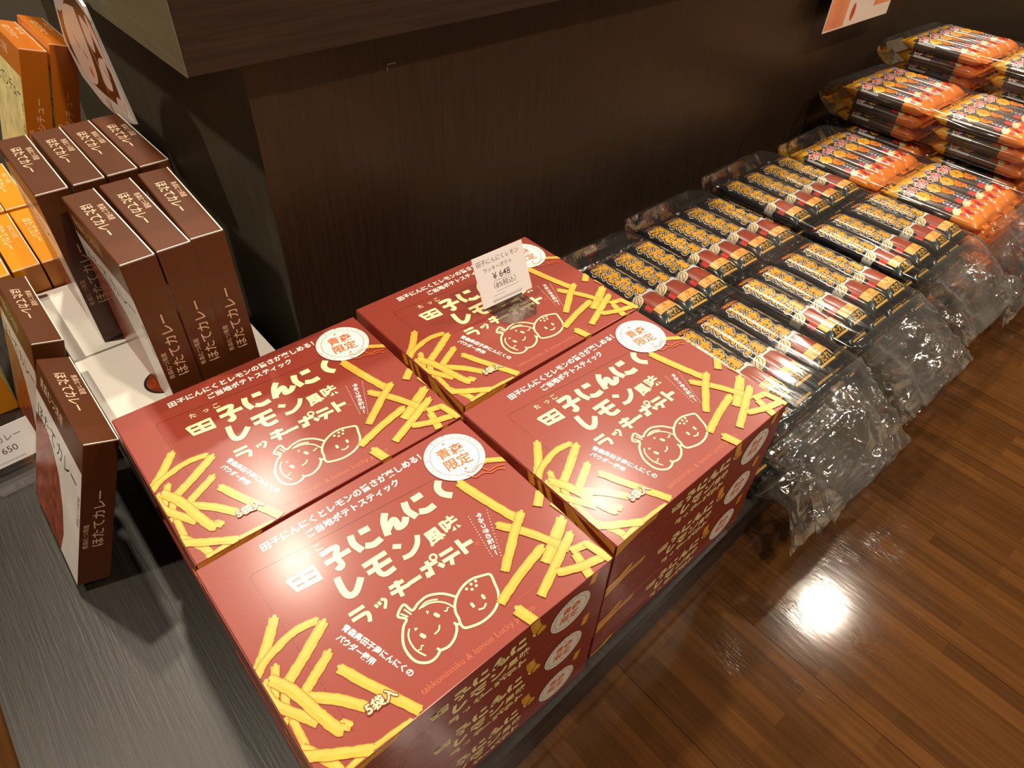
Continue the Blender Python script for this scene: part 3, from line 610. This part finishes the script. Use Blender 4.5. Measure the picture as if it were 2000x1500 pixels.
blob([(0.585, 0.425), (0.64, 0.415), (0.672, 0.372), (0.655, 0.338), (0.61, 0.335), (0.585, 0.36)], 1.6e-4, 'beigepink')
blob([(0.545, 0.412), (0.572, 0.420), (0.575, 0.395), (0.556, 0.385)], 1.6e-4, 'palepink')
blob([(0.528, 0.385), (0.555, 0.378), (0.565, 0.350), (0.535, 0.350)], 1.6e-4, 'palepink')
blob([(0.60, 0.447), (0.64, 0.436), (0.672, 0.41), (0.66, 0.405), (0.62, 0.425)], 1.4e-4, 'curryw')
blob([(0.515, 0.372), (0.525, 0.40), (0.54, 0.425), (0.548, 0.42), (0.535, 0.39)], 1.8e-4, 'palepink')
blob([(0.505, 0.345), (0.53, 0.344), (0.535, 0.330), (0.510, 0.330)], 1.8e-4, 'palepink')
blob([(0.56, 0.325), (0.62, 0.324), (0.64, 0.318), (0.56, 0.316)], 1.8e-4, 'curryw')
k.stroke([T(0.635, 0.385), T(0.628, 0.372)], 2.2, 2.2e-4, 'brown'); k.stroke([T(0.615, 0.372), T(0.605, 0.366)], 2.2, 2.2e-4, 'brown')
k.disc(T(0.610, 0.350), 6, 2.2e-4, 'rosy', 18)
k.stroke([T(0.58, 0.40), T(0.565, 0.37), T(0.56, 0.34)], 1.6, 2.2e-4, 'curryw'); k.stroke([T(0.545, 0.37), T(0.53, 0.36)], 1.6, 2.2e-4, 'brown')
MT['beigepink'] = print_mat('pale_pink_print', (232, 206, 190)); MT['palepink'] = print_mat('soft_pink_print', (228, 204, 198)); MT['rosy'] = print_mat('rose_print', (224, 112, 100))
bmats = ['curryw', 'brown', 'beigepink', 'palepink', 'rosy']
k.lay(bm, lambda u, v, l: (-0.0015 - l, -u / 1000, v / 1000), bmats)
mesh_obj('printed_panel', bm, bmats, bd)
bm = bmesh.new(); box_bm(bm, -0.004, 0.004, -0.03, -0.024, 0.0, 0.33); box_bm(bm, -0.02, 0.02, -0.06, 0.006, 0.0, 0.004); mesh_obj('stand', bm, ['acrylic'], bd)

# poster card hanging on the counter at the upper right
ps_ = bpy.data.objects.new('hanging_poster', None); COL.objects.link(ps_); ps_.location = (1.475, 0.3035, 0.45)
tag(ps_, 'orange and white poster card hanging from the counter slab above the bags', 'poster')
bm = bmesh.new(); box_bm(bm, -0.132, 0.118, -0.0005, 0.0005, -0.174, 0.05); k = Ink()
k.poly([(-129, -171), (-60, -171), (-60, 48), (-129, 48)], 4e-5, 'poster'); k.poly([(45, -150), (115, -150), (115, 48), (45, 48)], 4e-5, 'poster')
k.disc((-35, -150), 8, 6e-5, 'kred', 14, ry=16); k.poly([(75, -120), (113, -120), (113, 40), (75, 40)], 6e-5, 'black')
k.lay(bm, lambda u, v, l: (u / 1000, -0.0005 - l, v / 1000), ['posterw', 'poster', 'kred', 'black'])
mesh_obj('printed_card', bm, ['posterw', 'poster', 'kred', 'black'], ps_)

# ------------------------------------------------------------------ snack sticks in pillow wrappers
SL, SW, ST = 0.162, 0.0470, 0.0245          # wrapper body; the crimped seals add 8 mm at each end
def st_tap(u):
    d = max(0.0, min(u, SL * 1000 - u)); return 0.10 + 0.90 * min(1.0, d / 15.0) ** 0.55
def st_prof(v): return max(0.0, 1 - min(1.0, abs(v) / (SW * 500)) ** 3.4) ** 0.55
def st_z(u, v, up=1): return ST / 2 + up * ST / 2 * st_prof(v) * st_tap(u)
def crinkle(u, v, seed): return 0.0007 * noise.noise((u * 0.028, v * 0.05, seed))

def stick(name, zones, ink, mats, seed):
    bm = bmesh.new(); NU, NV = 40, 14
    us = [SL * 1000 * i / NU for i in range(NU + 1)]
    vs = [SW * 500 * math.sin(math.pi / 2 * (2 * j / NV - 1)) for j in range(NV + 1)]
    fn = lambda u, v, l, up=1: (v / 1000, SL / 2 - u / 1000, st_z(u, v, up) + (crinkle(u, v, seed) if up > 0 else 0) * st_prof(v) + l)
    rows = []
    for u in us:
        top = [bm.verts.new(fn(u, v, 0)) for v in vs]; bot = [top[0]] + [bm.verts.new(fn(u, v, 0, -1)) for v in vs[1:-1]] + [top[-1]]
        rows.append((top, bot))
    for i in range(NU):
        uc = (us[i] + us[i + 1]) / 2; mi = [m for a, m in zones if uc >= a][-1]
        for s in (0, 1):
            for j in range(NV):
                f = bm.faces.new((rows[i][s][j], rows[i][s][j + 1], rows[i + 1][s][j + 1], rows[i + 1][s][j])); f.material_index = mats.index(mi)
    for e in (0, -1):
        t, b = rows[e]; f = bm.faces.new(t + b[1:-1][::-1]); f.material_index = mats.index(zones[0 if e == 0 else -1][1])
    bmesh.ops.recalc_face_normals(bm, faces=bm.faces[:])
    ink.lay(bm, lambda u, v, l: fn(u, v, l), mats, clip=(2, SL * 1000 - 2, -SW * 500 + 0.8, SW * 500 - 0.8),
            cuts=[(1, -22, -15, 1.0), (1, -15, 15.1, 2.5), (1, 16, 22.1, 1.0), (0, 2.5, 18, 2.2), (0, 18, 146, 6), (0, 146, 160, 2.2)])
    o = mesh_obj(name, bm, mats, smooth=True)
    for s in (1, -1):
        b2 = bmesh.new(); n = 18; g = []
        for i in range(9):
            y = s * (SL / 2 - 0.0004 + 0.0084 * i / 8)
            g.append([b2.verts.new((SW * 0.96 * (j / n - 0.5), y + (s * 0.0010 * (j % 2) if i == 8 else 0), ST / 2 + 0.0005 * (i % 2) + 0.0012 * noise.noise((j * 0.25, i * 0.1, seed + s)))) for j in range(n + 1)])
        for i in range(8):
            for j in range(n): b2.faces.new((g[i][j], g[i][j + 1], g[i + 1][j + 1], g[i + 1][j]))
        r = bmesh.ops.solidify(b2, geom=b2.faces[:], thickness=0.0005)
        mesh_obj('crimped_seal', b2, [('kblack' if name == 'sauce_snack_stick' else ('kyellow' if s > 0 else 'korange'))], o)
    return o

KM = ['kblack', 'kpale', 'kgreen', 'gold', 'kdark', 'kwhite', 'sauce', 'kred', 'klabel', 'garlic', 'kyellow']
def garlic(k, c, r, l, rot):
    k.disc(c, r + 0.7, l, 'kdark', 20, ry=r * 0.82 + 0.7, rot=rot); k.disc(c, r, l + 2e-5, 'garlic', 20, ry=r * 0.82, rot=rot)
    for a in (-0.5, 0, 0.5):
        q = lambda x, y: (c[0] + x * math.cos(rot) - y * math.sin(rot), c[1] + x * math.sin(rot) + y * math.cos(rot))
        k.stroke([q(-r * 0.8, a * r * 0.3), q(0, a * r * 0.9), q(r * 0.8, a * r * 0.2)], 0.7, l + 4e-5, 'kdark')
def black_ink():
    k = Ink(); B = 1.5e-4
    # maker's oval across the far end
    k.disc((7.5, -1), 5.4, B, 'kred', 20, ry=16); k.text('やおきん', (11, -15), (10, 14), B + 6e-5, 'kyellow', off=0.03, grow=0.9, gm='kdark', gl=B + 3e-5)
    # title
    T = '源たれ棒'; P0, P1 = (15, -15.5), (100, -15.5)
    k.text(T, P0, P1, B + 2.0e-4, 'gold', off=0.05, grow=2.7, gm='kwhite', gl=B + 0.4e-4, asp=1.22)
    k.text(T, P0, P1, None, None, off=0.05, grow=1.9, gm='kdark', gl=B + 1.2e-4, asp=1.22)
    k.text(T, P0, P1, None, None, off=0.05, grow=0.5, gm='gold', gl=B + 1.7e-4, asp=1.22)
    k.text('スタミナ', (36, 14.2), (78, 14.2), B + 2.0e-4, 'gold', off=0.04, grow=1.0, gm='kdark', gl=B + 1.2e-4)
    k.text('スタミナ', (36, 14.2), (78, 14.2), None, None, off=0.04, grow=1.6, gm='kwhite', gl=B + 0.4e-4)
    # sauce bottle with label
    C = B + 0.8e-4
    k.poly([(103.4, -7.5), (110, -16.8), (134, -18.3), (134, 18.3), (110, 16.8), (103.4, 7.5)], C, 'kdark')
    k.poly([(104, -7), (110.3, -16), (133, -17.5), (133, 17.5), (110.3, 16), (104, 7)], C + 2e-5, 'sauce')
    k.poly([(131, -18.2), (147, -18.8), (147, 18.8), (131, 18.2)], C + 4e-5, 'kdark'); k.poly([(131.7, -18), (146.4, -18.4), (146.4, 18.4), (131.7, 18)], C + 6e-5, 'klabel')
    k.text('スタミナ', (144.8, -12), (144.8, 12), C + 9e-5, 'kred', off=0.02); k.disc((135.5, 0), 2.8, C + 9e-5, 'kred', 14); k.disc((135.5, 0), 1.6, C + 1.1e-4, 'klabel', 12)
    k.text('たれ', (156, -10), (156, 11), C + 9e-5, 'gold', off=0.03); k.poly([(157.5, -17), (160, -17), (160, 17), (157.5, 17)], C + 6e-5, 'klabel')
    garlic(k, (106, -19), 9, C + 1.4e-4, -0.6); garlic(k, (116, 20), 7, C + 1.4e-4, 0.5); garlic(k, (147, 20), 8.5, C + 1.4e-4, 0.2)
    k.poly([(125, 15), (137, 16), (137, 22), (125, 22)], C + 1.6e-4, 'kred'); k.poly([(120, -22), (132, -22), (132, -17.5), (120, -16.5)], C + 1.6e-4, 'kred')
    return k
OM = ['kyellow', 'kbrown', 'korange', 'kred', 'kwhite', 'kblue', 'kleek', 'kdark', 'garlic', 'kgreen', 'kpale']
def orange_ink():
    k = Ink(); B = 1.5e-4
    k.poly([(18, -22), (24, -14), (20, -6), (27, 2), (21, 10), (26, 22), (30, 22), (30, -22)], B, 'kbrown')
    k.poly([(30, -23.5), (66, -23.5), (66, -20.5), (30, -20.5)], B, 'kpale')
    k.text('青森', (21, -7), (21, 9), B + 1.2e-4, 'kblue', off=0.03, grow=0.8, gm='kwhite', gl=B + 0.6e-4)
    k.text('ホタテ', (43, -19), (43, 19), B + 1.6e-4, 'kred', off=0.04, grow=1.3, gm='kwhite', gl=B + 0.8e-4, asp=1.55)
    def shell(c, r, m, l, rot):
        pts = []
        for i in range(33):
            a = math.radians(-125 + 250 * i / 32) + rot; q = r * (1 + 0.06 * math.cos(i * math.pi / 2)); pts.append((c[0] + q * math.cos(a), c[1] + q * math.sin(a)))
        pts.append((c[0] - r * 0.75 * math.cos(rot), c[1] - r * 0.75 * math.sin(rot)))
        k.poly([(c[0] + (p[0] - c[0]) * 1.07, c[1] + (p[1] - c[1]) * 1.07) for p in pts], l, 'kdark'); k.poly(pts, l + 3e-5, m)
        for a in (-50, -20, 10, 40):
            b = math.radians(a) + rot; k.stroke([c, (c[0] + r * 0.75 * math.cos(b), c[1] + r * 0.75 * math.sin(b))], 0.6, l + 6e-5, 'kbrown', smooth=False)
    shell((59, -4), 14, 'kyellow', B + 0.6e-4, -2.2); shell((77, 3), 13, 'korange', B + 1.4e-4, 0.4)
    k.stroke([(72, 8), (75, 5)], 1.2, B + 2.6e-4, 'kdark'); k.stroke([(78, 10), (81, 7)], 1.2, B + 2.6e-4, 'kdark'); k.stroke([(74, -1), (79, -2), (82, 1)], 1.0, B + 2.6e-4, 'kdark')
    k.text('スナック', (88, 7), (114, 4), B + 1.2e-4, 'kwhite', off=0.03)
    k.poly([(90, -4), (120, -7), (120, -1), (90, 2)], B + 0.8e-4, 'kwhite'); 
    for i in range(4): k.poly([(92 + 7 * i, -3.4 - i * 0.6), (97 + 7 * i, -3.9 - i * 0.6), (97 + 7 * i, 0.4 - i * 0.6), (92 + 7 * i, 0.8 - i * 0.6)], B + 1.2e-4, 'kblue')
    k.poly([(100, -18), (112, -19), (112, -9), (100, -8)], B + 1e-4, 'kred')
    k.disc((119, -12), 7, B + 1.2e-4, 'kleek', 20, ry=9, rot=0.5); k.disc((119, -12), 3, B + 1.5e-4, 'kwhite', 14)
    for c, r in (((126, 9), 9), ((134, 0), 8), ((130, -14), 5)): k.disc(c, r, B + 1.6e-4, 'kred', 18, ry=r * 0.85)
    k.stroke([(124, 15), (130, 12), (137, 5)], 2.2, B + 2.2e-4, 'kleek'); k.stroke([(128, 4), (138, -6)], 1.8, B + 2.2e-4, 'kgreen'); k.stroke([(132, -9), (141, -16)], 2, B + 2.2e-4, 'kwhite')
    k.disc((141, 10), 3.5, B + 2e-4, 'kwhite', 12, ry=5)
    return k
bi, oi = black_ink(), orange_ink()
BLK = [stick('sauce_snack_stick', [(0, 'kblack'), (98, 'kpale'), (114, 'kblack'), (146, 'kgreen')], bi, KM, s) for s in (1.0, 22.0)]
ORG = [stick('scallop_snack_stick', [(0, 'kyellow'), (24, 'kbrown'), (118, 'korange')], oi, OM, s) for s in (3.0, 41.0)]
used = set()
def put_stick(protos, x, y, z, label, group, yaw, roll=0.0):
    p = random.choice(protos)
    if p.name not in used: used.add(p.name); o = p
    else: o = copy_thing(p)
    o.location = (x, y, z); o.rotation_euler = (roll, 0, yaw); tag(o, label, 'snack', group); return o

# ------------------------------------------------------------------ clear bags
def bag(xc, w, y_back, y_front, z0, z1, label, group, tail=0.10, droop=0.05, seed=0.0, tail_w=1.0, back=0.035, back_up=0.0, skew=0.0):
    t = bpy.data.objects.new('clear_bag', None); COL.objects.link(t); t.location = (xc, (y_back + y_front) / 2, z0); tag(t, label, 'bag', group)
    yc = (y_back + y_front) / 2; N = 64; b = (z1 - z0) / 2; a = w / 2
    def section(bm, y, aa, bb, zc, dx, amp, crum):
        ring = []
        for i in range(N):
            th = 2 * math.pi * i / N; c, s = math.cos(th), math.sin(th); e = 2 / 5.0
            x = aa * math.copysign(abs(c) ** e, c); z = bb * math.copysign(abs(s) ** e, s)
            p = (x * 55 + seed, y * 16, z * 40 + seed * 0.7); n = amp * noise.noise(p)
            if crum:
                q = Vector((x * 30 + seed, y * 24, z * 26 + (3 if s > 0 else 0)))
                n1 = crum * (noise.noise(q) + 1.3 * (0.35 - abs(noise.noise(q * 1.7))) + 0.28 * (0.35 - abs(noise.noise(q * 4.1))))
                n2 = 0.6 * crum * noise.noise(q * 1.9 + Vector((9, 2, 4)))
                ring.append(bm.verts.new((x + dx + n2, y - yc + 0.6 * n2, zc - z0 + z + n1)))
            else: ring.append(bm.verts.new((x * (1 + n / a) + dx, y - yc, zc - z0 + z + (n if s > 0 else n * 0.2))))
        return ring
    def skin(bm, rings):
        for r0, r1 in zip(rings, rings[1:]):
            for i in range(N): bm.faces.new((r0[i], r0[(i + 1) % N], r1[(i + 1) % N], r1[i]))
    zc = (z0 + z1) / 2
    bm = bmesh.new(); rings = []
    nb = 8
    for i in range(nb + 1):       # gathered seal against the counter
        f = i / nb; rings.append(section(bm, y_back + back * (1 - f), a * (0.80 + 0.20 * f ** 0.6), max(0.0012, b * f ** 0.55), zc + back_up * (1 - f), 0, 0.001, 0.0035 * (1 - f) + 0.0002))
    nm = 44
    for i in range(1, nm + 1): rings.append(section(bm, y_back + (y_front - y_back) * i / nm, a, b, zc, 0, 0.0016, 0))
    skin(bm, rings); sk = mesh_obj('film_sleeve', bm, ['film'], t, smooth=True)
    bm = bmesh.new(); rings = []; nt = 46
    for i in range(nt + 1):       # loose open end, crumpled and hanging over the platform edge
        f = i / nt; y = y_front - tail * f * (1 - 0.25 * droop / 0.1 * f)
        bb = b * (1 - f) ** 1.3 * 0.95 + 0.006 * (0.35 + f * (1 - f) * 2.5)
        rings.append(section(bm, y, a * (1 - 0.16 * math.sin(f * math.pi) + (tail_w - 1) * f), bb if i else b, zc - droop * f ** 1.6 - (zc - z0) * 0.6 * f, skew * f, 0.0, 0.0002 + 0.0125 * min(1, f * 2.2)))
    skin(bm, rings); mesh_obj('open_end', bm, ['filmtail'], t, smooth=True)
    return t

RW = {'F': 'front row', 'B': 'back row'}
o4 = ['first', 'second', 'third', 'fourth']
layer_names = ['lowest', 'second', 'third', 'topmost']
def fill(protos, cols, ys, z0, nl, desc, kind, group, base_layer=0, total=4):
    for r in ('B', 'F'):
        for l in range(nl):
            for c, x in enumerate(cols[r]):
                dz = 0.0004
                put_stick(protos, x + random.uniform(-0.0006, 0.0006), ys[r] + random.uniform(-0.002, 0.002) - (0.0085 * (total - 1 - base_layer - l) if r == 'F' else 0), z0 + l * (ST + 0.0004) + dz,
                          '%s snack stick, %s, %s layer, %s from left, %s' % (kind, RW[r], (layer_names if total == 4 else ['lowest', 'middle', 'topmost'] if total == 3 else ['lowest', 'second', 'third', 'fourth', 'topmost'])[base_layer + l], o4[c], desc), group,
                          random.uniform(-0.012, 0.012))
PITCH = 0.0512
BAGS = [('nearest the red boxes', {'F': (0.577, 0.624, 0.672, 0.7265), 'B': (0.582, 0.649, 0.6985, 0.748)}, {'F': -0.0600, 'B': 0.1210}, 0.6600),
        ('in the middle black stack', {'F': (0.792, 0.843, 0.902, 0.951), 'B': (0.798, 0.8435, 0.897, 0.950)}, {'F': -0.0420, 'B': 0.1390}, 0.8740),
        ('in black stack beside orange ones', {'F': (1.020, 1.075, 1.140, 1.1905), 'B': (1.030, 1.088, 1.140, 1.1905)}, {'F': -0.0240, 'B': 0.1570}, 1.1055)]
for n, (desc, cols, ys, xc) in enumerate(BAGS):
    for lv in (0, 1):
        z0 = 0.0012 + lv * (PITCH + 0.0015)
        fill(BLK, cols, ys, z0, 2, desc, 'black', 'black sauce snack sticks in clear bags', base_layer=2 * lv)
        bag(xc, (0.226, 0.204, 0.212)[n], ys['B'] + 0.0925, ys['F'] - 0.0925 - (0.0085 if lv else 0.0265), z0 - 0.0008, z0 + 2 * (ST + 0.0004) + 0.0016,
            'clear bag of black snack sticks, %s of two %s' % (('lower', 'upper')[lv], desc), 'clear bags of black snack sticks',
            tail=(0.075, 0.11)[lv], droop=(0.05, 0.045)[lv], seed=3.3 * n + 7.1 * lv, skew=(0.0, 0.03, 0.03)[n], back_up=0.012 * lv)
ocol = {'F': (1.262, 1.3085, 1.356, 1.402), 'B': (1.256, 1.302, 1.349, 1.395)}
OG = 'orange scallop snack sticks in clear bags'; OB = 'clear bags of orange snack sticks'
for n, (dx, desc) in enumerate(((0.0, 'in the near orange stack'), (0.205, 'in far orange stack underneath'), (0.410, 'in hindmost orange stack underneath'))):
    for lv in (0, 1):
        z0 = 0.0012 + lv * (PITCH + 0.0015)
        c = {r: tuple(x + dx for x in v) for r, v in ocol.items()}; ys = {'F': -0.033 + 0.01 * n, 'B': 0.1485 + 0.01 * n}
        fill(ORG, c, ys, z0, 2, desc, 'orange', OG, base_layer=2 * lv)
        bag(1.331 + dx, 0.200, ys['B'] + 0.0925, ys['F'] - 0.0925 - (0.0085 if lv else 0.0265), z0 - 0.0008, z0 + 2 * (ST + 0.0004) + 0.0016,
            'clear bag of orange snack sticks, %s of two %s' % (('lower', 'upper')[lv], desc), OB, tail=(0.085, 0.12)[lv], droop=0.05, seed=21 + 3 * n + 5 * lv, back_up=0.012 * lv)
z0 = 0.1075
c = {'F': (1.459, 1.505, 1.551, 1.597), 'B': (1.457, 1.503, 1.549, 1.595)}; ys = {'F': 0.000, 'B': 0.182}
fill(ORG, c, ys, z0, 3, 'in the bag lying on top', 'orange', OG, total=3)
bag(1.527, 0.198, ys['B'] + 0.0925, ys['F'] - 0.0925, z0 - 0.0008, z0 + 3 * (ST + 0.0004) + 0.0016, 'clear plastic bag of orange snack sticks laid across the two orange stacks', OB, tail=0.10, droop=0.06, seed=40, back=0.045)
c = {'F': (1.663, 1.709, 1.755, 1.801), 'B': (1.661, 1.707, 1.753, 1.799)}; ys = {'F': 0.000, 'B': 0.182}
for lv in (0, 1):
    z0 = 0.1075 + lv * (PITCH + 0.0015)
    fill(ORG, c, ys, z0, 2 + lv, 'in raised far right bags', 'orange', OG, base_layer=2 * lv, total=5)
    bag(1.731, 0.198, ys['B'] + 0.0925, ys['F'] - 0.0925, z0 - 0.0008, z0 + (2 + lv) * (ST + 0.0004) + 0.0016, 'clear plastic bag of orange snack sticks, %s of the raised pair at far right' % ('lower', 'upper')[lv], OB, tail=0.10, droop=0.06, seed=50 + 9 * lv, back=0.045)
